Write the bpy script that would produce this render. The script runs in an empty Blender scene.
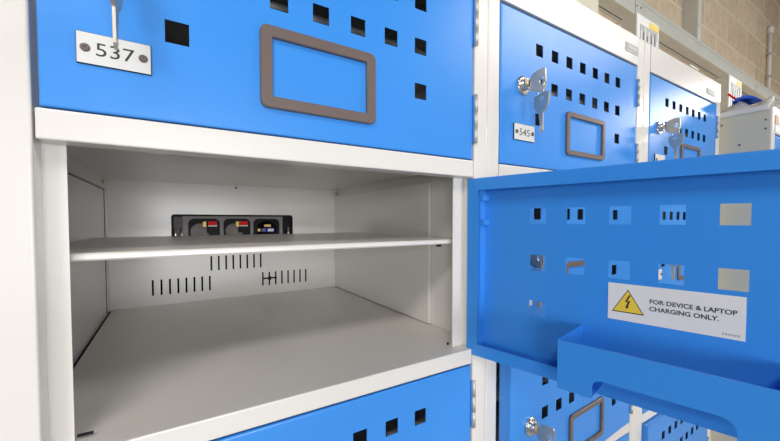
import bpy, bmesh, math, random
from mathutils import Vector, Matrix, noise
random.seed(7)
C = bpy.context.scene.collection
EYE = 1.45                      # height of the viewpoint; all z below are given relative to it
PI = math.pi

# ------------------------------------------------------------------ materials
def mat(name, col, rough=.4, metal=0, bump=0, bscale=400, coat=0, spec=.5, vary=0, vscale=8, alpha=1, trans=0, bdist=.001):
    m = bpy.data.materials.new(name); m.use_nodes = True
    nt = m.node_tree; b = nt.nodes['Principled BSDF']
    b.inputs['Base Color'].default_value = (*col, 1)
    b.inputs['Roughness'].default_value = rough
    b.inputs['Metallic'].default_value = metal
    b.inputs['Specular IOR Level'].default_value = spec
    b.inputs['Coat Weight'].default_value = coat
    b.inputs['Coat Roughness'].default_value = .15
    b.inputs['Transmission Weight'].default_value = trans
    b.inputs['Alpha'].default_value = alpha
    tc = nt.nodes.new('ShaderNodeTexCoord')
    if bump:
        n = nt.nodes.new('ShaderNodeTexNoise'); n.inputs['Scale'].default_value = bscale
        n.inputs['Detail'].default_value = 2
        bp = nt.nodes.new('ShaderNodeBump'); bp.inputs['Strength'].default_value = bump
        bp.inputs['Distance'].default_value = bdist
        nt.links.new(tc.outputs['Object'], n.inputs['Vector'])
        nt.links.new(n.outputs['Fac'], bp.inputs['Height'])
        nt.links.new(bp.outputs['Normal'], b.inputs['Normal'])
    if vary:
        n = nt.nodes.new('ShaderNodeTexNoise'); n.inputs['Scale'].default_value = vscale
        n.inputs['Detail'].default_value = 5
        r = nt.nodes.new('ShaderNodeMixRGB'); r.blend_type = 'MIX'
        r.inputs[1].default_value = (*[c * (1 - vary) for c in col], 1)
        r.inputs[2].default_value = (*[min(1, c * (1 + vary)) for c in col], 1)
        nt.links.new(tc.outputs['Object'], n.inputs['Vector'])
        nt.links.new(n.outputs['Fac'], r.inputs[0])
        nt.links.new(r.outputs[0], b.inputs['Base Color'])
    return m

BLUE = (.045, .285, .82)
M_blue = mat('blue_powder_coat', BLUE, .29, bump=.10, bscale=900, vary=.04, vscale=3)
M_cream = mat('cream_powder_coat', (.79, .765, .725), .24, bump=.08, bscale=900)
M_black = mat('black_plastic', (.006, .006, .007), .5, spec=.15)
M_dark = mat('dark_cavity', (.005, .005, .006), .9, spec=.05)  # near-black: paints shade in gaps and voids; also one socket disc
M_steel = mat('zinc_steel', (.62, .60, .56), .28, 1, bump=.1, bscale=120)
M_chrome = mat('chrome', (.70, .67, .62), .25, .9)
M_nickel = mat('nickel_key', (.60, .54, .45), .36, .8, vary=.12, vscale=120)
M_taupe = mat('taupe_plastic', (.165, .125, .115), .32, vary=.08, vscale=60)
M_white = mat('white_label', (.80, .80, .80), .4)
M_plate = mat('engraved_plate', (.74, .74, .73), .32)
M_ink = mat('black_ink', (.02, .02, .022), .5)
M_grey = mat('grey_ink', (.42, .42, .44), .5)
M_yellow = mat('warning_yellow', (.88, .62, .06), .45)
M_red = mat('red_rocker', (.85, .015, .015), .5, spec=.15)
M_hinge = mat('hinge_zinc', (.62, .60, .55), .42, .45)
M_brass = mat('brass', (.55, .36, .13), .45, .6)
M_lens = mat('grey_socket', (.19, .175, .165), .5, vary=.5, vscale=70, spec=.25)
M_face = mat('socket_faceplate', (.24, .22, .21), .5, bump=.3, bscale=500)
M_pink = mat('dark_plum_plate', (.07, .045, .05), .5)
M_bluelab = mat('blue_chip', (.03, .06, .45), .4)
M_galv = mat('galvanised_steel', (.66, .67, .62), .45, .15, vary=.12, vscale=14)
M_boxgrey = mat('grey_enclosure', (.60, .56, .44), .5)
M_conduit = mat('white_conduit', (.78, .77, .74), .4)
M_bag = mat('clear_film', (.86, .85, .82), .25, alpha=.62, bump=.2, bscale=60)
M_cloth = mat('blue_cloth', (.02, .13, .85), .55, bump=.4, bscale=90)
M_floor = mat('grey_vinyl_floor', (.33, .32, .31), .35, vary=.08)
M_clay = mat('tan_sticker', (.62, .42, .30), .6)

def emit(name, col, s):
    m = bpy.data.materials.new(name); m.use_nodes = True
    nt = m.node_tree; nt.nodes.clear()
    e = nt.nodes.new('ShaderNodeEmission'); e.inputs[0].default_value = (*col, 1); e.inputs[1].default_value = s
    o = nt.nodes.new('ShaderNodeOutputMaterial'); nt.links.new(e.outputs[0], o.inputs[0])
    return m

def block_mat():
    m = bpy.data.materials.new('concrete_blockwork'); m.use_nodes = True
    nt = m.node_tree; b = nt.nodes['Principled BSDF']; b.inputs['Roughness'].default_value = .9
    tc = nt.nodes.new('ShaderNodeTexCoord')
    sx = nt.nodes.new('ShaderNodeSeparateXYZ'); cx = nt.nodes.new('ShaderNodeCombineXYZ')
    nt.links.new(tc.outputs['Object'], sx.inputs[0])
    ax = nt.nodes.new('ShaderNodeMath'); ax.inputs[1].default_value = .02
    az = nt.nodes.new('ShaderNodeMath'); az.inputs[1].default_value = -(EYE + 1.297 - 12 * .232)
    nt.links.new(sx.outputs['X'], ax.inputs[0]); nt.links.new(sx.outputs['Z'], az.inputs[0])
    nt.links.new(ax.outputs[0], cx.inputs['X']); nt.links.new(az.outputs[0], cx.inputs['Y'])
    br = nt.nodes.new('ShaderNodeTexBrick')
    br.inputs['Scale'].default_value = 1
    br.inputs['Brick Width'].default_value = .45; br.inputs['Row Height'].default_value = .232
    br.inputs['Mortar Size'].default_value = .007; br.inputs['Mortar Smooth'].default_value = .3
    br.inputs['Color1'].default_value = (.62, .49, .34, 1); br.inputs['Color2'].default_value = (.74, .61, .45, 1)
    br.inputs['Mortar'].default_value = (.82, .72, .56, 1)
    nt.links.new(cx.outputs[0], br.inputs['Vector'])
    n = nt.nodes.new('ShaderNodeTexNoise'); n.inputs['Scale'].default_value = 22; n.inputs['Detail'].default_value = 6
    nt.links.new(tc.outputs['Object'], n.inputs['Vector'])
    mx = nt.nodes.new('ShaderNodeMixRGB'); mx.blend_type = 'OVERLAY'; mx.inputs[0].default_value = .35
    nt.links.new(br.outputs['Color'], mx.inputs[1]); nt.links.new(n.outputs['Fac'], mx.inputs[2])
    nt.links.new(mx.outputs[0], b.inputs['Base Color'])
    bp = nt.nodes.new('ShaderNodeBump'); bp.inputs['Strength'].default_value = .5; bp.inputs['Distance'].default_value = .004
    inv = nt.nodes.new('ShaderNodeMath'); inv.operation = 'SUBTRACT'
    nt.links.new(n.outputs['Fac'], inv.inputs[0]); nt.links.new(br.outputs['Fac'], inv.inputs[1])
    nt.links.new(inv.outputs[0], bp.inputs['Height']); nt.links.new(bp.outputs['Normal'], b.inputs['Normal'])
    return m
M_block = block_mat()

# ------------------------------------------------------------------ mesh helpers
ID = lambda a, b, c: Vector((a, b, c))
class MB:
    def __init__(s, *mats):
        s.v = []; s.f = []; s.mi = []; s.mats = list(mats); s.smooth = []
    def mid(s, m):
        if m is None: return 0
        if m not in s.mats: s.mats.append(m)
        return s.mats.index(m)
    def add(s, verts, faces, m=None, T=ID, smooth=False):
        o = len(s.v); s.v += [T(*p) for p in verts]; k = s.mid(m)
        for f in faces: s.f.append([i + o for i in f]); s.mi.append(k); s.smooth.append(smooth)
    def box(s, a, b, m=None, T=ID):
        x0, y0, z0 = a; x1, y1, z1 = b
        s.add([(x0,y0,z0),(x1,y0,z0),(x1,y1,z0),(x0,y1,z0),(x0,y0,z1),(x1,y0,z1),(x1,y1,z1),(x0,y1,z1)],
              [(0,1,2,3),(4,7,6,5),(0,4,5,1),(1,5,6,2),(2,6,7,3),(3,7,4,0)], m, T)
    def loft(s, loops, m=None, T=ID, closed=False, caps=(False, False), smooth=False):
        n = len(loops[0]); v = [p for l in loops for p in l]; f = []
        L = len(loops)
        for i in range(L if closed else L - 1):
            j = (i + 1) % L
            for k in range(n):
                q = (k + 1) % n
                f.append((i*n+k, i*n+q, j*n+q, j*n+k))
        s.add(v, f, m, T, smooth)
        o = len(s.v) - len(v)
        if caps[0]: s.f.append([o + k for k in range(n)][::-1]); s.mi.append(s.mid(m)); s.smooth.append(False)
        if caps[1]: s.f.append([o + (L-1)*n + k for k in range(n)]); s.mi.append(s.mid(m)); s.smooth.append(False)
    def prism(s, poly, c0, c1, m=None, T=ID, axes='xzy'):
        # poly in (a, c) plane extruded along depth b
        l0 = [(p[0], c0, p[1]) for p in poly]; l1 = [(p[0], c1, p[1]) for p in poly]
        s.loft([l0, l1], m, T, caps=(True, True))
    def tube(s, pts, r, m=None, T=ID, n=10, closed=False, caps=True):
        P = [Vector(p) for p in pts]; loops = []
        N = len(P); up = None
        for i, p in enumerate(P):
            if closed: d = P[(i+1) % N] - P[i-1]
            else: d = P[min(i+1, N-1)] - P[max(i-1, 0)]
            d.normalize()
            if up is None:
                up = Vector((0,0,1)) if abs(d.z) < .9 else Vector((1,0,0))
            a = d.cross(up).normalized(); b = a.cross(d).normalized(); up = b
            rr = r[i] if isinstance(r, (list, tuple)) else r
            loops.append([tuple(p + (a*math.cos(2*PI*k/n) + b*math.sin(2*PI*k/n))*rr) for k in range(n)])
        s.loft(loops, m, T, closed=closed, caps=(caps and not closed, caps and not closed), smooth=True)
    def disc_stack(s, cx, cz, prof, m=None, T=ID, n=24):
        # lathe about the depth axis b ; prof = [(radius, depth)]
        loops = [[(cx + r*math.cos(2*PI*k/n), d, cz + r*math.sin(2*PI*k/n)) for k in range(n)] for r, d in prof]
        s.loft(loops, m, T, caps=(True, True), smooth=False)
    def plate(s, us, vs, keep, c0, c1, m=None, T=ID):
        # perforated sheet in the (a, c) plane between depths c0 and c1
        nu, nv = len(us), len(vs)
        K = [[keep(i, j) for j in range(nv-1)] for i in range(nu-1)]
        V = [(u, c, v) for c in (c0, c1) for u in us for v in vs]
        id_ = lambda i, j, c: c*nu*nv + i*nv + j
        F = []
        g = lambda i, j: 0 <= i < nu-1 and 0 <= j < nv-1 and K[i][j]
        for i in range(nu-1):
            for j in range(nv-1):
                if not K[i][j]: continue
                F.append((id_(i,j,0), id_(i+1,j,0), id_(i+1,j+1,0), id_(i,j+1,0)))
                F.append((id_(i,j,1), id_(i,j+1,1), id_(i+1,j+1,1), id_(i+1,j,1)))
                if not g(i-1,j): F.append((id_(i,j,0), id_(i,j+1,0), id_(i,j+1,1), id_(i,j,1)))
                if not g(i+1,j): F.append((id_(i+1,j,0), id_(i+1,j,1), id_(i+1,j+1,1), id_(i+1,j+1,0)))
                if not g(i,j-1): F.append((id_(i,j,0), id_(i,j,1), id_(i+1,j,1), id_(i+1,j,0)))
                if not g(i,j+1): F.append((id_(i,j+1,0), id_(i+1,j+1,0), id_(i+1,j+1,1), id_(i,j+1,1)))
        s.add(V, F, m, T)
    def text(s, body, size, pos, m, T, depth, align='CENTER', sx=1.0, bold=0):
        # flat lettering in the (a, c) plane, at depth
        cu = bpy.data.curves.new('lettering', 'FONT'); cu.body = body; cu.size = size
        cu.align_x = align; cu.align_y = 'CENTER'; cu.resolution_u = 3; cu.offset = bold
        o = bpy.data.objects.new('lettering', cu)
        C.objects.link(o)
        dg = bpy.context.evaluated_depsgraph_get()
        me = bpy.data.meshes.new_from_object(o.evaluated_get(dg))
        vs = [(pos[0] + v.co.x*sx, depth, pos[1] + v.co.y) for v in me.vertices]
        s.add(vs, [tuple(p.vertices) for p in me.polygons], m, T)
        bpy.data.objects.remove(o); bpy.data.curves.remove(cu); bpy.data.meshes.remove(me)
    def build(s, name, parent=None, bevel=0, segs=2, weld=True):
        base = Vector((0,0,0))
        if parent is not None: base = world_loc(parent)
        me = bpy.data.meshes.new(name)
        org = base if parent is not None else s.origin() 
        me.from_pydata([tuple(v + Vector((0,0,EYE)) - org) for v in s.v], [], s.f)
        for m in s.mats: me.materials.append(m)
        me.polygons.foreach_set('material_index', s.mi)
        me.polygons.foreach_set('use_smooth', s.smooth)
        bm = bmesh.new(); bm.from_mesh(me)
        loose = [f for f in bm.faces if f.normal.length == 0]
        bmesh.ops.remove_doubles(bm, verts=bm.verts, dist=1e-6)
        lettering = [f for f in bm.faces if any(e.is_boundary for e in f.edges)]
        bmesh.ops.recalc_face_normals(bm, faces=[f for f in bm.faces if f not in set(lettering)])
        if bevel:
            ed = [e for e in bm.edges if len(e.link_faces) == 2 and e.calc_face_angle(0) > .6]
            bmesh.ops.bevel(bm, geom=ed, offset=bevel, segments=segs, affect='EDGES', profile=.5, clamp_overlap=True)
        bm.to_mesh(me); bm.free()
        o = bpy.data.objects.new(name, me); C.objects.link(o)
        if parent is not None: o.parent = parent
        else: o.location = org
        return o
    def origin(s):
        xs = [v.x for v in s.v]; ys = [v.y for v in s.v]; zs = [v.z for v in s.v]
        return Vector(((min(xs)+max(xs))/2, (min(ys)+max(ys))/2, min(zs) + EYE))

def world_loc(o):
    v = Vector((0,0,0))
    while o is not None: v = v + Vector(o.location); o = o.parent
    return v
def thing(name, label, cat, x, y, z, group=None):
    o = bpy.data.objects.new(name, None); C.objects.link(o)
    o.empty_display_size = .05
    o.location = (x, y, z + EYE); o['label'] = label; o['category'] = cat
    if group: o['group'] = group
    return o
def tag(o, label, cat, group=None):
    o['label'] = label; o['category'] = cat
    if group: o['group'] = group
    return o
def struct(o): o['kind'] = 'structure'; return o

def rrect(a0, a1, c0, c1, r, d, seg=6):
    # rounded rectangle loop at depth d
    r = max(r, 1e-5); out = []
    for (cx, cz, t0) in ((a1-r, c1-r, 0), (a0+r, c1-r, 90), (a0+r, c0+r, 180), (a1-r, c0+r, 270)):
        for k in range(seg+1):
            t = math.radians(t0 + 90*k/seg)
            out.append((cx + r*math.cos(t), d, cz + r*math.sin(t)))
    return out
def crect(a0, a1, c0, c1, d): return [(a1,d,c1),(a0,d,c1),(a0,d,c0),(a1,d,c0)]

# ------------------------------------------------------------------ dimensions (relative to eye height)
TOPS = [.3107, .0565, -.2017, -.459]
BOTS = [.0825, -.1777, -.434, -.690]
ZTOP = .371
THK = .02
ZB = -1.40
DB = .5285                                   # depth of the back panel

# ------------------------------------------------------------------ lock, keys, plates
def lock_mesh(parent, u, v, T):
    m = MB(M_chrome)
    m.disc_stack(u, v, [(.0140, .0), (.0140, -.002), (.0124, -.0035), (.0085, -.0035), (.0085, -.009), (.0078, -.0105), (.004, -.0105), (.004, -.009)], M_chrome, T)
    m.box((u-.0145, -.0045, v-.004), (u+.0145, -.0015, v+.004), M_chrome, T)
    m.disc_stack(u, v, [(.005, -.0106), (.005, -.0125), (.0045, -.013)], M_nickel, T, 16)
    return m.build('lock', parent)

def key_bunch(u, v, T, wl, label, swing=0.0, group='keys left in the locker locks', drop=0):
    p = T(u, -.013, v)
    r = thing('key_bunch', label, 'keys', p.x, p.y, p.z, group)
    # key in the lock : bow lies in the vertical plane that leaves the door
    def bow(mb, f, hole=.0038):
        # f(s, t) -> local point on the key plane ; s along the key away from the blade, t across
        outer = [(-.001,-.005),(.002,-.0095),(.007,-.0135),(.014,-.0160),(.0235,-.0165),(.0262,-.0140),(.0268,0),(.0262,.0140),(.0235,.0165),(.014,.0160),(.007,.0135),(.002,.0095),(-.001,.005)]
        n = len(outer); N = 22
        def pt(k):
            q = k/N*n; i = int(q) % n; w = q-int(q); a = outer[i]; b = outer[(i+1) % n]
            return (a[0]*(1-w)+b[0]*w, a[1]*(1-w)+b[1]*w)
        O = [pt(k) for k in range(N)]
        hc = (.0205, 0)
        a0 = [math.atan2(o[1]-hc[1], o[0]-hc[0]) for o in O]
        H = [(hc[0]+hole*math.cos(a), hc[1]+hole*math.sin(a)*1.5) for a in a0]
        th = .0011
        mb.loft([[f(*q, -th) for q in O], [f(*q, th) for q in O], [f(*q, th) for q in H], [f(*q, -th) for q in H]], M_nickel, T, closed=True)
    k = MB(M_nickel)
    f1 = lambda s, t, w: (u + w, -.0125 - s, v + t - .002)
    bow(k, f1)
    k.box((u-.0011, -.0145, v-.004), (u+.0011, -.006, v+.004), M_nickel, T)
    k.build('key', r)
    # split ring
    cy = -.013 - .0180; cz = v - .0125 - drop
    g = MB(M_chrome); R = .0125 + drop*.5; cz += drop*.5
    g.tube([(u + .004*math.sin(2*PI*i/28), cy + R*.55*math.sin(2*PI*i/28), cz + R*math.cos(2*PI*i/28)) for i in range(28)], .0008, M_chrome, T, 6, closed=True)
    g.build('key_ring', r)
    # hanging spare key, bow at the top
    q = MB(M_nickel)
    z0 = cz - R + .0045
    cs, sn = math.cos(swing), math.sin(swing)
    # s runs upward to the ring, t lies in the door-parallel or depth direction
    def f2(s, t, w):
        return (u + t*cs - w*sn + .001, cy - .001 + t*sn + w*cs, z0 - .024 + s)
    bow(q, f2)
    blade = [(-.0042,.001),(.0042,.001),(.0042,-.010),(.002,-.012),(.0035,-.0145),(.0015,-.017),(.003,-.0195),(.001,-.022),(.0025,-.025),(0,-.030),(-.0035,-.026)]
    q.loft([[f2(s, t, -.001) for t, s in blade], [f2(s, t, .001) for t, s in blade]], M_nickel, T, caps=(True, True))
    q.build('spare_key', r)
    return r

def number_plate(parent, u, v, w, h, T, num=None):
    m = MB(M_plate)
    m.box((u-w/2, -.0016, v-h/2), (u+w/2, 0, v+h/2), M_black, T)
    m.loft([crect(u-w/2+.0004, u+w/2-.0004, v-h/2+.0004, v+h/2-.0004, -.0016), crect(u-w/2+.0004, u+w/2-.0004, v-h/2+.0004, v+h/2-.0004, -.002)], M_plate, T, caps=(False, True))
    for s in (-1, 1):
        cx = u + s*w*.385
        m.disc_stack(cx, v, [(.0031, -.0018), (.0031, -.0026), (.0024, -.0034), (.0012, -.0034), (.0011, -.0026)], M_taupe, T, 16)
    if num: m.text(num, h*.60, (u, v-.0004), M_ink, T, -.00215, sx=1.18)
    return m.build('number_plate', parent)

def card_holder(parent, u0, u1, v0, v1, T, fr=.0115):
    m = MB(M_taupe)
    r = .007
    m.loft([rrect(u0, u1, v0, v1, r, 0), rrect(u0, u1, v0, v1, r, -.0035), rrect(u0+.001, u1-.001, v0+.001, v1-.001, r, -.0045),
            rrect(u0+fr-.0008, u1-fr+.0008, v0+fr-.0008, v1-fr+.0008, .0012, -.0045), rrect(u0+fr, u1-fr, v0+fr, v1-fr, .001, -.0038), rrect(u0+fr, u1-fr, v0+fr, v1-fr, .001, 0)],
           M_taupe, T, closed=True)
    # thumb notch
    m.box((u1-fr*.9, -.0048, (v0+v1)/2-.006), (u1-fr*.55, -.0044, (v0+v1)/2+.006), M_taupe, T)
    return m.build('card_holder', parent)

def hinge(parent, x, z0, z1, T):
    m = MB(M_hinge)
    n = 3; L = (z1-z0)/n
    for i in range(n):
        m.tube([(x, -.0018, z0 + i*L + .0003), (x, -.0018, z0 + (i+1)*L - .0003)], .0031, M_hinge, T, 12)
    m.tube([(x, -.0018, z0-.001), (x, -.0018, z1+.001)], .0026, M_hinge, T, 8)
    m.box((x-.0036, -.0008, z0), (x-.0024, .012, z1), M_blue, T)
    return m.build('hinge', parent)

# ------------------------------------------------------------------ a perforated door
def make_door(parent, W, z0, z1, T, u0, p, label=None, ro=(.0465, .0995, .1535), hs=.0088, hv=.0093):
    """T maps (u from the lock side, depth from the face, z rel) to the place."""
    H = z1 - z0
    us = {.002, W-.002}; holes = set()
    cols = [u0 + p*k for k in range(7)]; rows = [z1-q for q in ro]
    for c in cols: us |= {c-hs, c+hs}
    vs = {z0+.002, z1-.002}
    for r in rows: vs |= {r-hv, r+hv}
    us = sorted(us); vs = sorted(vs)
    def keep(i, j):
        cu = (us[i]+us[i+1])/2; cv = (vs[j]+vs[j+1])/2
        for a, c in enumerate(cols):
            for b, r in enumerate(rows):
                if b == 2 and a not in (0, 6): continue
                if b == 1 and a == 0 and False: continue
                if abs(cu-c) < hs and abs(cv-r) < hv: return False
        return True
    m = MB(M_blue)
    t = .0012
    m.plate(us, vs, keep, 0, t, M_blue, T)
    prof = [(.002, 0), (.0009, .0003), (.0003, .0009), (0, .002), (0, THK-.0015), (.0004, THK-.0004), (.0015, THK), (.0165, THK), (.0165, THK-t), (t, THK-t), (t, t), (.002, t)]
    m.loft([crect(i, W-i, z0+i, z1-i, d) for i, d in prof], M_blue, T, closed=True)
    o = m.build('door', parent)
    if label: o['label'] = label
    return o

def Tflat(x0): return lambda u, d, z: Vector((x0+u, d, z))
def Topen(xh, W, ang, off=0.0):
    """hinge on the right at (xh, 0); ang = opening from closed, degrees"""
    A = PI - math.radians(ang); e = Vector((math.cos(A), -math.sin(A), 0)); n = Vector((-math.sin(A), -math.cos(A), 0))
    Hp = Vector((xh, 0, 0))
    return lambda u, d, z: Hp + e*(W-u) + n*(d+off) + Vector((0,0,z))

def dress(door, T, W, z1, num, pl_u, pl_v, lock_u, ch, keys=None, swing=0.0, pw=.0475, ph=.0245, drop=0):
    lock_mesh(door, lock_u, z1-.1085, T)
    number_plate(door, pl_u, z1-pl_v, pw, ph, T, num)
    card_holder(door, ch[0], ch[1], z1-ch[3], z1-ch[2], T, ch[4])
    if keys: key_bunch(lock_u, z1-.1085, T, None, keys, swing, drop=drop or .003)

def shelf(root, xa, xb, z, y0=.030, y1=.360):
    m = MB(M_cream); h = .0066
    prof = [(y0, z-.0016), (y0, z-h+.0016), (y0+.0018, z-h), (y0+.018, z-h), (y0+.018, z-h+.0012), (y0+.0026, z-h+.0012), (y0+.0014, z-h+.0022), (y0+.0014, z-.0024), (y0+.0024, z-.0014), (y1, z-.0014), (y1, z), (y0+.0018, z)]
    m.loft([[(xa, y, q) for y, q in prof], [(xb, y, q) for y, q in prof]], M_cream, caps=(True, True))
    return m.build('shelf', root)
# ------------------------------------------------------------------ cabinet carcass
def carcass(root, xa, xb, dl, dr, jl, jr, first=False, rows=(0,1,2,3), front=0.0, top=ZTOP, tops=TOPS, bots=BOTS, db=DB):
    """xa..xb outer width; dl, dr door edges; jl, jr opening edges of the jambs."""
    sh = .0015
    for nm, a, b in (('side_post', xa+.0004, dl-.0022), ('side_post', dr+.0035, xb-.0004)):
        m = MB(M_cream); m.box((a, front, ZB), (b, front+.045, top-.0005)); m.build(nm, root, .0022, 3)
    m = MB(M_cream)
    for a, b in ((xa+.003, jl), (jr, xb-.003)):
        m.box((a, front+.0204, ZB), (b, front+.0222, tops[0]+.002))

    m.build('door_jamb', root)
    # side sheets
    for x, s in ((xa+.0005, 1), (xb-.0005-sh, 1)):
        m = MB(M_cream); m.box((x, front+.022, ZB), (x+sh, db+.03, top)); m.build('side_panel', root)
    if not first:
        m = MB(M_cream); m.box((xa+.002, db, ZB), (xb-.002, db+.002, top-.002)); m.build('back_panel', root)
    m = MB(M_cream); m.box((xa, front-.0002, top-.0015), (xb, db+.03, top)); m.build('top_panel', root)
    # header above the top door, set slightly proud
    m = MB(M_cream); m.box((dl-.001, front-.001, tops[0]+.0035), (dr+.002, front+.02, top-.0008)); m.build('header', root, .0012, 2)
    for i, r in enumerate(rows):
        lo = bots[r]; hi = tops[r+1] if r+1 < len(tops) else lo - .024
        m = MB(M_cream)
        m.box((dl-.0006, front, hi+.0022), (dr+.0015, front+.0215, lo-.0012))
        m.build('rail', root, .0014, 3)
        fl = MB(M_cream)
        xl = xa+.0025 if not (first and r == 1) else xa+.0055
        fl.box((xl, front+.0205, lo-.0032), (xb-.0025, db-.0005, lo-.0014))
        fl.build('shelf_floor', root, .0004, 1)
        if not (first and r == 1): shelf(root, xa+.004, xb-.004, tops[r]-.0830, front+.030, front+.360)
    m = MB(M_cream); m.box((xa+.003, front+.022, ZB-.04), (xb-.003, db, ZB)); m.build('plinth', root)

# ---------------- column one, with the open compartment
XA1, XB1 = -.1093, .3790
R1 = thing('locker_cabinet', 'nearest cream locker cabinet with one blue door wide open showing an empty shelved compartment', 'locker', .135, .26, -EYE)
X1, X1R, W1 = -.0800, .3499, .4299
carcass(R1, XA1, XB1, X1-.0018, X1R, -.0695, .3338, first=True, rows=(0,1,2))
T = Tflat(X1)
d = make_door(R1, W1, BOTS[0], TOPS[0], T, .0865, .0425, 'closed blue perforated door with number plate 537')
dress(d, T, W1, TOPS[0], '537', .0448, .1812, .0475, (.1528, .2765, .1262, .2038, .0110), 'keys hanging on door 537, blade tip overlapping the number plate', swing=1.45, drop=.007, pw=.0465, ph=.0236)
hinge(d, X1R+.0036, .2369, .2985, ID); hinge(d, X1R+.0036, .1055, .1690, ID)
d = make_door(R1, W1, BOTS[2], TOPS[2], T, .0875, .0425, 'closed blue door below the open compartment')
dress(d, T, W1, TOPS[2], None, .0433, .1812, .050, (.1513, .2750, .124, .204, .0110))
hinge(d, X1R+.0036, -.2884, -.2243, ID); hinge(d, X1R+.0036, -.412, -.352, ID)

# open door of the middle compartment
SH = .0085
ANG = 180 - math.degrees(1.3522)
TO = (lambda F: (lambda u, d, z: F(u+SH, d, z)))(Topen(X1R+.0002, W1, ANG, -THK))
d = make_door(R1, W1, -.1868, .0569, TO, W1-SH-.0822-.0437*6, .0437, 'blue perforated door standing wide open, its inner side with a tray and warning sticker', (.0519, .1102, .1679), .0099, .0097)
number_plate(d, .0433, -.124, .0465, .0236, TO)
lock_mesh(d, .050, -.052, TO)
card_holder(d, .1513, .2750, -.147, -.067, TO, .0110)
TI = lambda a, w, z: TO(W1-a-SH, THK+w, z)       # a from the hinge, w out of the inner lip plane, z
PW = -THK + .0012                             # inner face of the sheet in w
# tray
def arc(cx, cz, r, t0, t1, n=6): return [(cx + r*math.cos(math.radians(t0+(t1-t0)*k/n)), cz + r*math.sin(math.radians(t0+(t1-t0)*k/n))) for k in range(n+1)]
w1, zt, zb_, a0, a1 = .054, -.1195, -.1685, .1341, .2947
m = MB(M_blue)
c0, c1, zc = .1655, .2632, -.1495
poly = [(a0, zt)] + [(a0, zb_+.004)] + arc(a0+.004, zb_+.004, .004, 180, 270) + [(c0-.002, zb_)] + [(c0, zb_+.003)] + arc(c0+.008, zc-.008, .008, 180, 90) + arc(c1-.010, zc-.010, .010, 90, 0) + [(c1, zb_+.003), (c1+.002, zb_)] + arc(a1-.004, zb_+.004, .004, 270, 360) + [(a1, zt)]
m.prism(poly, w1, w1-.0015, M_blue, TI)
for a, b in ((a0, a0+.0012), (a1-.0012, a1)):
    m.box((a, PW, zb_), (b, w1-.001, zt), M_blue, TI)
m.box((a0-.020, PW, zb_), (a0, PW+.001, zt), M_blue, TI); m.box((a1, PW, zb_), (a1+.020, PW+.001, zt), M_blue, TI)
m.box((a0, PW, zb_), (c0, w1-.001, zb_+.0012), M_blue, TI); m.box((c1, PW, zb_), (a1, w1-.001, zb_+.0012), M_blue, TI)
m.box((c0, PW, zb_), (c1, w1-.046, zb_+.0012), M_blue, TI)
m.build('tray', d)
m = MB(M_blue); m.box((-.004, PW, -.184), (.0088, -.0060, .054), M_blue, TI); m.build('edge_stiffener', d)
for z in (.030, -.003):
    m = MB(M_blue); m.box((.0090, PW, z-.004), (.0150, -.006, z+.004), M_blue, TI); m.build('hinge_fixing', d, .0008, 2)
# warning sticker
m = MB(M_white)
la0, la1, lz0, lz1 = .1600, .2658, -.1068, -.0676
m.box((la0, PW, lz0), (la1, PW+.0004, lz1), M_white, TI)
tx, tz, ts = la0+.0182, (lz0+lz1)/2-.0004, .0288
def tri(s, d_):
    h = s*.866
    return [(tx-s/2, d_, tz-h*.42), (tx+s/2, d_, tz-h*.42), (tx, d_, tz+h*.58)]
for s_, mm, dd in ((ts, M_ink, .0005), (ts-.0028, M_yellow, .0006)):
    m.add(tri(s_, PW+dd), [(0,1,2)], mm, TI)
bolt = [(.0012,.0095),(-.0030,.0000),(.0000,.0004),(-.0016,-.0052),(-.0028,-.0046),(-.0010,-.0090),(.0014,-.0058),(.0002,-.0055),(.0028,.0020),(-.0006,.0014),(.0030,.0090)]
m.add([(tx+x*.82, PW+.0007, tz+.001+z*.82) for x, z in bolt], [tuple(range(len(bolt)))], M_ink, TI)
m.text('FOR DEVICE & LAPTOP', .0062, (la0+.0366, (lz0+lz1)/2+.0044), M_ink, TI, PW+.0006, 'LEFT', 1.0, .00010)
m.text('CHARGING ONLY.', .0062, (la0+.0366, (lz0+lz1)/2-.0030), M_ink, TI, PW+.0006, 'LEFT', 1.0, .00010)
for k in range(6):   # illegible tiny print
    m.box((la1-.0150+k*.0020, PW+.0004, lz0+.0030), (la1-.0136+k*.0020, PW+.0005, lz0+.0048), M_grey, TI)
m.build('warning_label', d)

# open compartment interior
xbl, xbr = -.1076, .3705
# back panel with slots and socket opening
sx0, sx1, sz0, sz1 = -.0012, .2580, -.052, .0122
slots = []
for x0, z0, z1 in ((-.0358, -.1578, -.1250), (.0738, -.1135, -.0808), (.1845, -.1582, -.1256)):
    for k in range(8): slots.append((x0 + k*.01515 - .0018, x0 + k*.01515 + .0018, z0, z1))
us = sorted({xbl, XB1-.0022, sx0, sx1} | {q for s_ in slots for q in s_[:2]})
vs = sorted({ZB, ZTOP-.002, sz0, sz1} | {q for s_ in slots for q in s_[2:]})
def keepb(i, j):
    a = (us[i]+us[i+1])/2; c = (vs[j]+vs[j+1])/2
    if sx0 < a < sx1 and sz0 < c < sz1: return False
    return not any(s_[0] < a < s_[1] and s_[2] < c < s_[3] for s_ in slots)
m = MB(M_cream)
m.plate(us, vs, keepb, DB, DB+.0007, M_cream)

bp = m.build('back_panel', R1)
m = MB(M_dark); m.box((xbl+.001, DB+.034, ZB), (XB1-.003, DB+.0355, ZTOP-.003), M_dark); m.build('rear_cover', R1)  # near-black sheet painting the dark of the void behind the back
m = MB(M_dark); m.box((-.06, DB+.0012, -.170), (.320, DB+.0030, -.070), M_dark); m.build('vent_backing', R1)  # dark sheet added close behind the slots to keep them shaded
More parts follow.
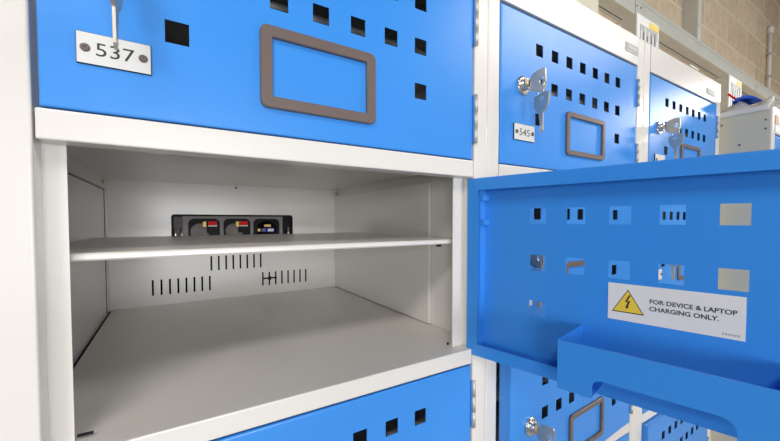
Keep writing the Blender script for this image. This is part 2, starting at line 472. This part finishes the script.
# upper seam strip on the back and fixing screw
m = MB(M_cream)
m.box((-.0868, DB-.0012, .0545), (.368, DB-.0001, .0812)); m.build('seam_strip', bp)
m = MB(M_taupe); m.disc_stack(.1272, .0742, [(.0028, DB-.001), (.0028, DB-.0022), (.002, DB-.003)], M_taupe, n=12); m.build('screw', bp)
# cable tie through the first three slots of the right group
m = MB(M_black)
m.box((.1830, DB-.0028, -.1425), (.2165, DB-.0006, -.1392), M_black)
m.box((.1965, DB-.0045, -.1450), (.2030, DB-.0004, -.1368), M_black)
m.build('cable_tie', bp)

# right wall liner, left wall liner, screws
m = MB(M_cream)
m.box((.3705, .1222, -.1778), (.3762, DB-.001, .0640)); m.build('wall_liner', R1, .0005, 1)
m = MB(M_cream)
m.box((-.1080, .1000, -.172), (-.1068, .488, .0565)); m.build('wall_liner', R1, .0003, 1)
m = MB(M_cream); m.box((-.1080, .022, .0590), (-.1050, DB-.001, .0812)); m.box((-.1080, .4905, -.176), (-.1066, DB-.001, .058)); m.build('wall_rail', R1, .0003, 1)
m = MB(M_steel); m.tube([(-.1050, .463, .0700), (-.1020, .463, .0700)], .0042, M_steel, n=12); m.build('fixing_screw', R1)
m = MB(M_steel); m.tube([(.364, .512, .0690), (.3715, .512, .0690)], .0040, M_steel, n=12); m.build('fixing_screw', R1)
m = MB(M_dark); m.box((-.1078, .100, .0565), (-.1064, .4890, .0574), M_dark); m.box((-.1078, .4880, -.176), (-.1062, .4896, .0578), M_dark); m.build('seam_gap', R1)  # dark strips painted in for the shade inside the liner seams
# near-black strip painting the shade below the gap at the left foot
m = MB(M_dark); m.box((-.1074, .030, -.1826), (-.1036, DB-.001, -.1812), M_dark); m.build('floor_gap_tray', R1)
m = MB(M_black); m.box((-.0682, .0216, -.1765), (-.0580, .0236, -.1748), M_black); m.build('floor_notch', R1) 
m = MB(M_black); m.tube([(.331, .027, -.1770), (.331, .027, -.1745)], .0016, M_black, n=10); m.build('floor_rivet', R1)

# shelf
xs0, xs1 = -.1035, .3675
shelf(R1, xs0, xs1, -.0276)
for x in (xs0+.006, .3395):
    for y in (.058, .330):
        m = MB(M_black); m.tube([(x - .003, y, -.0372), (x + .003, y, -.0372)], .0026, M_black, n=10); m.build('shelf_support', R1)

# socket unit behind the opening
S = MB(M_face)
S.box((.0200, DB+.010, sz0), (.2350, DB+.013, .0085), M_face)
S.box((sx0-.001, DB+.0125, sz0-.004), (sx1+.001, DB+.0135, sz1+.004), M_black)
S.box((-.0012, DB+.0020, .0085), (sx1, DB+.0120, sz1+.001), M_black)
for cx_, a, b in ((0, sx0-.0005, .0045), (1, .2525, sx1+.0005)):
    # rounded upper corners of the opening
    xx = sx0 if cx_ == 0 else sx1; sg = 1 if cx_ == 0 else -1
    pl = [(xx, sz1)] + [(xx + sg*(.006 - .006*math.sin(math.radians(t))), sz1 - (.006 - .006*math.cos(math.radians(t)))) for t in (0, 20, 40, 60, 75, 90)]
    S.prism(pl, DB+.0001, DB+.0014, M_cream)
so = S.build('socket_panel', R1)
m = MB(M_pink)
m.box((.0035, DB+.0085, sz0), (.0205, DB+.0115, .0070), M_pink)
m.build('mounting_bracket', so)
for x in (.0062, .0178, .2475):
    m = MB(M_steel); m.tube([(x, DB+.0045, -.046), (x, DB+.0045, -.0175)], .0030, M_steel, n=12); m.build('stud', so)
for k, (a, b) in enumerate(((.0305, .0930), (.1010, .1585), (.1660, .2265))):
    m = MB(M_black)
    y = DB+.0095
    # rim and well
    m.loft([rrect(a, b, -.048, .0030, .011, y), rrect(a, b, -.048, .0030, .011, y-.0028), rrect(a+.0028, b-.0028, -.0455, .0005, .009, y-.0028), rrect(a+.0028, b-.0028, -.0455, .0005, .009, y)], M_black, closed=True)
    m.loft([rrect(a+.0028, b-.0028, -.0455, .0005, .009, y-.0002), rrect(a+.0028, b-.0028, -.0455, .0005, .009, y-.0006)], M_black, caps=(True, True))
    c = (a+b)/2
    if k < 2:
        m.disc_stack(a+.0225, -.026, [(.0185, y-.0006), (.0185, y-.0022), (.0150, y-.0026)], M_lens, n=26)
        m.box((c-.0035, y-.0085, -.0150), (c+.0030, y-.0010, -.0035), M_brass)
        m.box((b-.0235, y-.0070, -.0120), (b-.0065, y-.0010, -.0030), M_red)
        m.box((b-.0240, y-.0055, -.0145), (b-.0060, y-.0010, -.0120), M_white)
        m.box((b-.0265, y-.0090, -.0290), (b-.0100, y-.0010, -.0150), M_black)
    else:
        m.disc_stack(c, -.024, [(.0225, y-.0006), (.0225, y-.0040), (.0195, y-.0046)], M_dark, n=26)
        m.box((c-.0070, y-.0100, -.0165), (c+.0080, y-.0030, -.0105), M_brass)
        m.box((c-.0010, y-.0100, -.0290), (c+.0160, y-.0036, -.0195), M_bluelab)
        m.box((c+.0015, y-.0104, -.0268), (c+.0140, y-.0098, -.0215), M_white)
        m.box((c-.0130, y-.0100, -.0280), (c-.0040, y-.0036, -.0200), M_bluelab)
        m.box((c-.0220, y-.0090, -.0270), (c-.0160, y-.0036, -.0210), M_brass)
    m.build('socket', so)

# ---------------- column two
TOPS2 = [.3107, .0565, -.2017, -.4475]; BOTS2 = [.0825, -.1777, -.4245, -.680]
XB2 = .8390
R2 = thing('locker_cabinet', 'second cream locker cabinet, with blue door 545 and keys in its lock', 'locker', (XB1+XB2)/2, .26, -EYE)
X2, X2R = .4045, .8087; W2 = X2R-X2
carcass(R2, XB1, XB2, X2, X2R, X2+.014, X2R-.016, tops=TOPS2, bots=BOTS2)
CH2 = (.1590, .2790, .1285, .2010, .0085)
for r in range(4):
    ajar = {0: 0, 1: 0, 2: 3.2, 3: 0}[r]
    T = Tflat(X2) if not ajar else Topen(X2R, W2, ajar)
    lab = {0: 'blue door with number plate 545', 2: 'blue door standing slightly ajar'}.get(r)
    d = make_door(R2, W2, BOTS2[r], TOPS2[r], T, .0880, .0402, lab)
    kl = {0: 'keys in the lock of door 545, spare key hanging above its number plate',
          1: 'keys in the second cabinet, glimpsed through holes of the wide open door',
          2: 'keys in the ajar blue door at the bottom of the second cabinet'}.get(r)
    dress(d, T, W2, TOPS2[r], '545' if r == 0 else None, .0517, .1785, .0480, CH2, kl, swing=1.25)
    hinge(d, X2R+.0036, TOPS2[r]-.0780, TOPS2[r]-.0250, ID); hinge(d, X2R+.0036, BOTS2[r]+.020, BOTS2[r]+.073, ID)
def badge(root, a0, a1, z0, z1):
    m = MB(M_galv)
    m.box((a0, -.0028, z0), (a1, -.001, z1), M_galv)
    m.box((a0+.002, -.0032, z0+.002), (a1-.002, -.0027, z1-.002), M_grey)
    for k in range(7):
        x = a0+.007+k*(a1-a0-.014)/7
        m.box((x, -.0034, z0+.0055), (x+.0035, -.0031, z1-.0055), M_galv)
    return m.build('badge', root)
badge(R2, .7572, .8075, .3320, .3485)

# ---------------- column three
XB3 = 1.2885
R3 = thing('locker_cabinet', 'third cream locker cabinet along the row, between door 545 and the beige side panel', 'locker', (XB2+XB3)/2, .26, -EYE)
X3, X3R = .8684, 1.2600; W3 = X3R-X3
carcass(R3, XB2, XB3, X3, X3R, X3+.014, X3R-.016, tops=TOPS2, bots=BOTS2)
CH3 = (.1600, .2750, .1285, .2010, .0085)
for r in range(4):
    ajar = {0: 0, 1: 0, 2: 0, 3: 1.6}[r]
    T = Tflat(X3) if not ajar else Topen(X3R, W3, ajar)
    d = make_door(R3, W3, BOTS2[r], TOPS2[r], T, .0830, .0375, 'slightly ajar blue door' if ajar else None)
    kl = {0: 'keys in the top door of the third cabinet',
          1: 'keys in the third cabinet, glimpsed through holes of the wide open door',
          3: 'keys in the lowest visible door of the third cabinet, seen through the tray cutout'}.get(r)
    dress(d, T, W3, TOPS2[r], None, .0500, .1785, .0430, CH3, kl, swing=1.2)
    hinge(d, X3R+.0036, TOPS2[r]-.0870, TOPS2[r]-.0300, ID); hinge(d, X3R+.0036, BOTS2[r]+.020, BOTS2[r]+.073, ID)
badge(R3, 1.180, 1.235, .3270, .3420)

# ---------------- column four: deeper cabinet that stands forward of the row
F4 = -.1000; X4A, X4B = 1.2900, 1.760
R4 = thing('locker_cabinet', 'deeper cream locker cabinet at the far right, its bare beige side facing the camera', 'locker', (X4A+X4B)/2, .2, -EYE)
ZT4 = .2870
t4 = [.2180, -.036, -.29, -.545]; b4 = [-.010, -.265, -.52, -.775]
carcass(R4, X4A, X4B, X4A+.028, X4B-.028, X4A+.045, X4B-.045, front=F4, top=ZT4, tops=t4, bots=b4)
m = MB(M_boxgrey); m.box((X4A-.0008, F4+.004, ZB), (X4A+.0003, DB, ZT4-.001), M_boxgrey)
sp = m.build('end_panel', R4); sp['label'] = 'beige end panel with small screws'
m = MB(M_taupe)
for y, z in ((-.0037, .2591), (-.0880, .2555), (-.0880, .2330), (-.0405, .2000), (-.0037, -.10), (-.088, -.10), (-.0405, -.35)):
    m = MB(M_taupe); m.tube([(X4A-.0008, y, z), (X4A-.0024, y, z)], .0024, M_taupe, n=10); m.build('panel_screw', sp)
for r in range(4):
    T = (lambda x0: (lambda u, d_, z: Vector((x0+u, F4+d_, z))))(X4A+.028)
    d = make_door(R4, X4B-X4A-.056, b4[r], t4[r], T, .085, .040)
    number_plate(d, .0517, t4[r]-.1785, .0475, .0245, T); lock_mesh(d, .053, t4[r]-.108, T)
    card_holder(d, .159, .279, t4[r]-.201, t4[r]-.1285, T, .0085)
m = MB(M_clay); m.box((X4A+.018, F4-.0018, .246), (X4A+.050, F4-.0004, .268), M_clay); m.box((X4A+.022, F4-.0016, .226), (X4A+.060, F4-.0004, .240), M_white); m.build('sticker', R4)

# ---------------- charging boxes on top of the cabinets
def power_box(xa, xb, ya, zb, zt_, label, depth=.16, picture=True):
    r = thing('control_box', label, 'electrical box', (xa+xb)/2, ya+depth/2, zb, 'grey control boxes on top of the lockers')
    m = MB(M_boxgrey)
    m.box((xa, ya+.004, zb), (xb, ya+depth, zt_), M_boxgrey); m.build('housing', r, .002, 2)
    m = MB(M_conduit)
    m.box((xa-.0008, ya, zb), (xb+.0008, ya+.0045, zt_+.001), M_conduit); fc = m.build('front_cover', r, .001, 2)
    if picture:
        m = MB(M_white)
        a, b, lo, hi = xa+.013, xb-.010, zb+.008, zt_-.020
        m.box((a, ya-.0010, lo), (b, ya-.0001, hi), M_grey)
        rr = random.Random(3)
        n = 9
        for k in range(n):
            x = a + (b-a)*(k+.5)/n; w = (b-a)/n*.32
            t_ = rr.uniform(-.25, .25)*(b-a)/n*1.6
            z_lo = lo+.002; z_hi = hi - rr.uniform(.002, .022)
            m.add([(max(a,x-w+t_), -.0012+ya, z_lo), (min(b,x+w+t_), ya-.0012, z_lo), (min(b,x+w*.7), ya-.0012, z_hi), (max(a,x-w*.7), ya-.0012, z_hi)], [(0,1,2,3)], M_ink if k % 2 else M_white)
        m.build('picture_label', fc)
        m = MB(M_yellow)
        m.box((xb-.048, ya-.0009, zt_-.0175), (xb-.004, ya-.0001, zt_-.004), M_yellow); m.build('yellow_sticker', fc)
    m = MB(M_white); m.tube([(xa, ya+.037, zt_-.012), (xa-.004, ya+.037, zt_-.012)], .0036, M_white, n=12); m.build('cap_screw', r)
    return r
power_box(.8750, .9800, .030, ZTOP+.0005, .4540, 'grey control box with black and white picture label above door 545')
power_box(1.4700, 1.5850, .030, ZT4+.0005, .4480, 'grey control box behind the blue cloth, with a picture label')
m = MB(M_boxgrey)
m.box((.470, .060, ZTOP+.0005), (.775, .30, .640), M_boxgrey)
tag(m.build('equipment_case', None, .003, 2), 'plain grey box standing on top of the second cabinet, cut off by the top edge', 'box')
# box seen beyond the header: side of the enclosure over cabinet three's right end
m = MB(M_boxgrey); m.box((1.225, .050, ZTOP+.0005), (1.283, .20, .430), M_boxgrey)
m.box((1.224, .048, .425), (1.284, .202, .431), M_conduit)
tag(m.build('junction_box', None, .0015, 2), 'small grey box on the right end of the third cabinet, beside the plastic film', 'electrical box')

# ---------------- things lying on the deep cabinet
def drape(name, m_, fn, nu, nv, T=None):
    V = [fn(i/(nu-1), j/(nv-1)) for i in range(nu) for j in range(nv)]
    F = [(i*nv+j, (i+1)*nv+j, (i+1)*nv+j+1, i*nv+j+1) for i in range(nu-1) for j in range(nv-1)]
    q = MB(m_); q.add(V, F, m_, smooth=True); o = q.build(name)
    md = o.modifiers.new('thick', 'SOLIDIFY'); md.thickness = .0012; md.offset = 0
    return o
def film(a, b):
    y = -.094 + b*.115
    s = a*.24
    nz = noise.noise(Vector((a*11, b*7, 2.1)))*.007 + noise.noise(Vector((a*26, b*19, 5.1)))*.004
    if s < .016: return (X4A-.0035-abs(nz)*.25, y, ZT4-.010+s+.002 + nz*.12)
    k = min(1, (s-.016)/.05)
    h = .006 + .020*k*max(0, 1-abs(b-.05)*3.2) + .030*k*max(0, 1-abs(b-.62)*4)
    return (X4A-.0035+(s-.016), y + nz*.3, ZT4+.004+max(0, nz+.006)*k+h*(.35+.65*k))
tag(drape('plastic_film', M_bag, film, 46, 40), 'crumpled clear plastic film draped over the edge of the deep cabinet', 'plastic film')
def cloth(a, b):
    t = a*2*PI; r_ = b
    n1 = noise.noise(Vector((math.cos(t)*1.6, math.sin(t)*1.6, b*3)))
    R_ = r_*(1+.3*n1)
    return (1.352 + R_*.046*math.cos(t), -.034 + R_*.026*math.sin(t), ZT4+.038+(1-r_**2)*.016 + .006*noise.noise(Vector((a*10, b*6, .3)))*(1-b*.5))
V = [cloth(i/31, j/10) for i in range(32) for j in range(11)]
tag(drape('blue_cloth', M_cloth, cloth, 32, 11), 'crumpled bright blue cloth lying on the plastic film', 'cloth')
m = MB(M_red); m.tube([(1.345, .000, ZT4+.070), (1.350, -.006, ZT4+.062), (1.365, -.014, ZT4+.054), (1.385, -.02, ZT4+.051)], .0028, M_red, n=8)
tag(m.build('red_cord'), 'short red cord on the blue cloth', 'cord')

# ---------------- wall, trunking, conduit
m = MB(M_block); m.box((-.9, .575, -EYE), (12, .70, 2.9)); struct(m.build('wall_back'))
m = MB(M_floor); m.box((-2.5, -3.2, -EYE-.05), (12, .575, -EYE)); struct(m.build('floor'))
WY = .5748
R = thing('cable_trunking', 'galvanised horizontal trunking running along the block wall above the lockers', 'trunking', 3.0, .537, .99)
YF = .500; z0, z1 = 1.000, 1.085
m = MB(M_galv)
pr = [(YF, z0), (YF, z1), (WY, z1), (WY, z0), (WY-.014, z0), (WY-.014, z0+.0015), (WY-.0015, z0+.0015), (WY-.0015, z1-.0015), (YF+.0015, z1-.0015), (YF+.0015, z0+.0015), (YF+.014, z0+.0015), (YF+.014, z0)]
m.loft([[(.2, y, z) for y, z in pr], [(11.5, y, z) for y, z in pr]], M_galv, caps=(True, True)); m.build('channel', R)
m = MB(M_galv); m.box((.2, YF-.0022, z1-.016), (11.5, YF-.0002, z1+.0012)); m.box((.2, YF-.0022, z0-.001), (11.5, YF-.0002, z0+.006)); m.build('channel_lip', R)
m = MB(M_galv); m.box((.2, YF+.015, z0+.004), (11.5, WY-.016, z0+.0055)); m.build('bottom_plate', R)
for x in (1.96, 3.9, 6.2):
    m = MB(M_galv); m.box((x-.03, YF-.0034, z0+.008), (x+.03, YF-.0018, z1-.018))
    for dx in (-.018, .018):
        m.tube([(x+dx, YF-.003, (z0+z1)/2), (x+dx, YF-.008, (z0+z1)/2)], .005, M_steel, n=8)
    m.build('coupler', R)
m = MB(M_galv); m.box((2.700, YF, z1+.0015), (2.755, WY, 2.3), M_galv)
m.box((2.702, YF-.0016, z1-.002), (2.7535, YF, 2.3), M_conduit)
for z in (1.16, 1.6, 2.0):
    m.box((2.712, YF-.0022, z), (2.722, YF-.0014, z+.02), M_steel)
tag(m.build('vertical_trunking'), 'vertical grey and white trunking rising from the horizontal trunking up the wall', 'trunking')
R = thing('conduit_pipe', 'thin white conduit pipe on the block wall at the far right, ending in a knob', 'pipe', 4.49, .555, 1.09)
m = MB(M_conduit); m.tube([(4.49, .553, 1.087), (4.49, .553, 1.655)], .0125, M_conduit, n=14); m.build('pipe', R)
m = MB(M_conduit); m.tube([(4.49, .553, 1.640), (4.49, .552, 1.68), (4.49, .556, 1.705)], [.021, .023, .012], M_conduit, n=14); m.build('end_cap', R)
for z in (1.25, 1.45):
    m = MB(M_steel); m.tube([(4.49, .553, z), (4.49, .553, z+.018)], .0155, M_steel, n=14); m.box((4.465, .562, z), (4.515, WY, z+.018), M_steel); m.build('saddle_clip', R)

# ------------------------------------------------------------------ light
M_tube = emit('lamp_glow', (1, .97, .92), 14)
def lamp(x, y, z, L, p, label, w=.30):
    r = thing('ceiling_lamp', label, 'lamp', x, y, z, 'ceiling lamps over the aisle')
    m = MB(M_conduit); m.box((x-L/2, y-w/2, z), (x+L/2, y+w/2, z+.05), M_conduit); m.build('housing', r)
    m = MB(M_tube); m.box((x-L/2+.02, y-w/2+.02, z-.006), (x+L/2-.02, y+w/2-.02, z-.0005), M_tube); m.build('diffuser', r)
    l = bpy.data.lights.new('lamp_light', 'AREA'); l.shape = 'RECTANGLE'; l.size = L-.04; l.size_y = w-.04; l.energy = p; l.color = (1, .965, .91)
    o = bpy.data.objects.new('lamp_light', l); C.objects.link(o); o.parent = r; o.location = (0, 0, -.012)
lamp(2.35, -1.20, 1.30, 1.5, 34, 'ceiling lamp above the aisle opposite the second cabinet')
lamp(3.40, -1.70, 2.45, 1.5, 75, 'high ceiling lamp over the middle of the room', .50)  # invented lamp, placed high to light the block wall
lamp(5.40, -1.30, 1.30, 1.5, 230, 'ceiling lamp above the far end of the aisle')
lamp(-.85, -1.40, 1.30, 1.2, 60, 'ceiling lamp farther back in the room, behind the viewer', .50)

# opposite wall behind the viewer; two glowing panes invented as fill light
M_fill = emit('daylight_pane', (.93, .96, 1), 1.6)
M_wallw = mat('white_wall_paint', (.78, .77, .74), .7)
WYF = -4.3
panes = [(-.75, 1.05, -.62, .62), (-4.3, -2.3, -.62, .75)]
xs_ = sorted({-6.0, 9.0} | {q for w_ in panes for q in w_[:2]}); zs_ = sorted({-EYE, 2.6, -.62, .62, .75})
m = MB(M_wallw)
m.plate(xs_, zs_, lambda i, j: not any(w_[0] < (xs_[i]+xs_[i+1])/2 < w_[1] and w_[2] < (zs_[j]+zs_[j+1])/2 < w_[3] for w_ in panes), WYF-.2, WYF, M_wallw)
struct(m.build('wall_front'))
for i_, (xa_, xb_, za_, zb2, pw_) in enumerate([(*panes[0], 215), (*panes[1], 260)]):  # added fill: first for the compartment, second for the open door's inner side
    m = MB(M_conduit)
    m.loft([crect(xa_, xb_, za_, zb2, WYF-.12), crect(xa_, xb_, za_, zb2, WYF-.06), crect(xa_+.05, xb_-.05, za_+.05, zb2-.05, WYF-.06), crect(xa_+.05, xb_-.05, za_+.05, zb2-.05, WYF-.12)], M_conduit, closed=True)
    m.box((xa_+.05, WYF-.115, za_+.05), (xb_-.05, WYF-.11, zb2-.05), M_fill)
    o = struct(m.build('window_%d' % (i_+1)))
    l = bpy.data.lights.new('window_light', 'AREA'); l.shape = 'RECTANGLE'; l.size = xb_-xa_-.1; l.size_y = zb2-za_-.1; l.energy = pw_; l.color = (.97, .98, 1)
    q = bpy.data.objects.new('window_light', l); C.objects.link(q); q.location = ((xa_+xb_)/2, WYF-.05, EYE+(za_+zb2)/2); q.rotation_euler = (PI/2, 0, 0)

w = bpy.data.worlds.new('room_light'); bpy.context.scene.world = w; w.use_nodes = True
bg = w.node_tree.nodes['Background']; bg.inputs[0].default_value = (.93, .95, 1, 1); bg.inputs[1].default_value = .10

# ------------------------------------------------------------------ camera
cam = bpy.data.cameras.new('camera'); co = bpy.data.objects.new('camera', cam); C.objects.link(co)
co.location = (0, -.35, EYE)
co.rotation_euler = (math.radians(90-1.8016), 0, math.radians(-31.84))
cam.sensor_width = 36; cam.lens = 351.25/780*36; cam.shift_y = (231.1-220.5)/780
cam.clip_start = .01
sc = bpy.context.scene; sc.camera = co
sc.view_settings.view_transform = 'Standard'; sc.view_settings.look = 'None'
sc.view_settings.gamma = 1; sc.view_settings.use_curve_mapping = False
sc.view_settings.exposure = -1.47
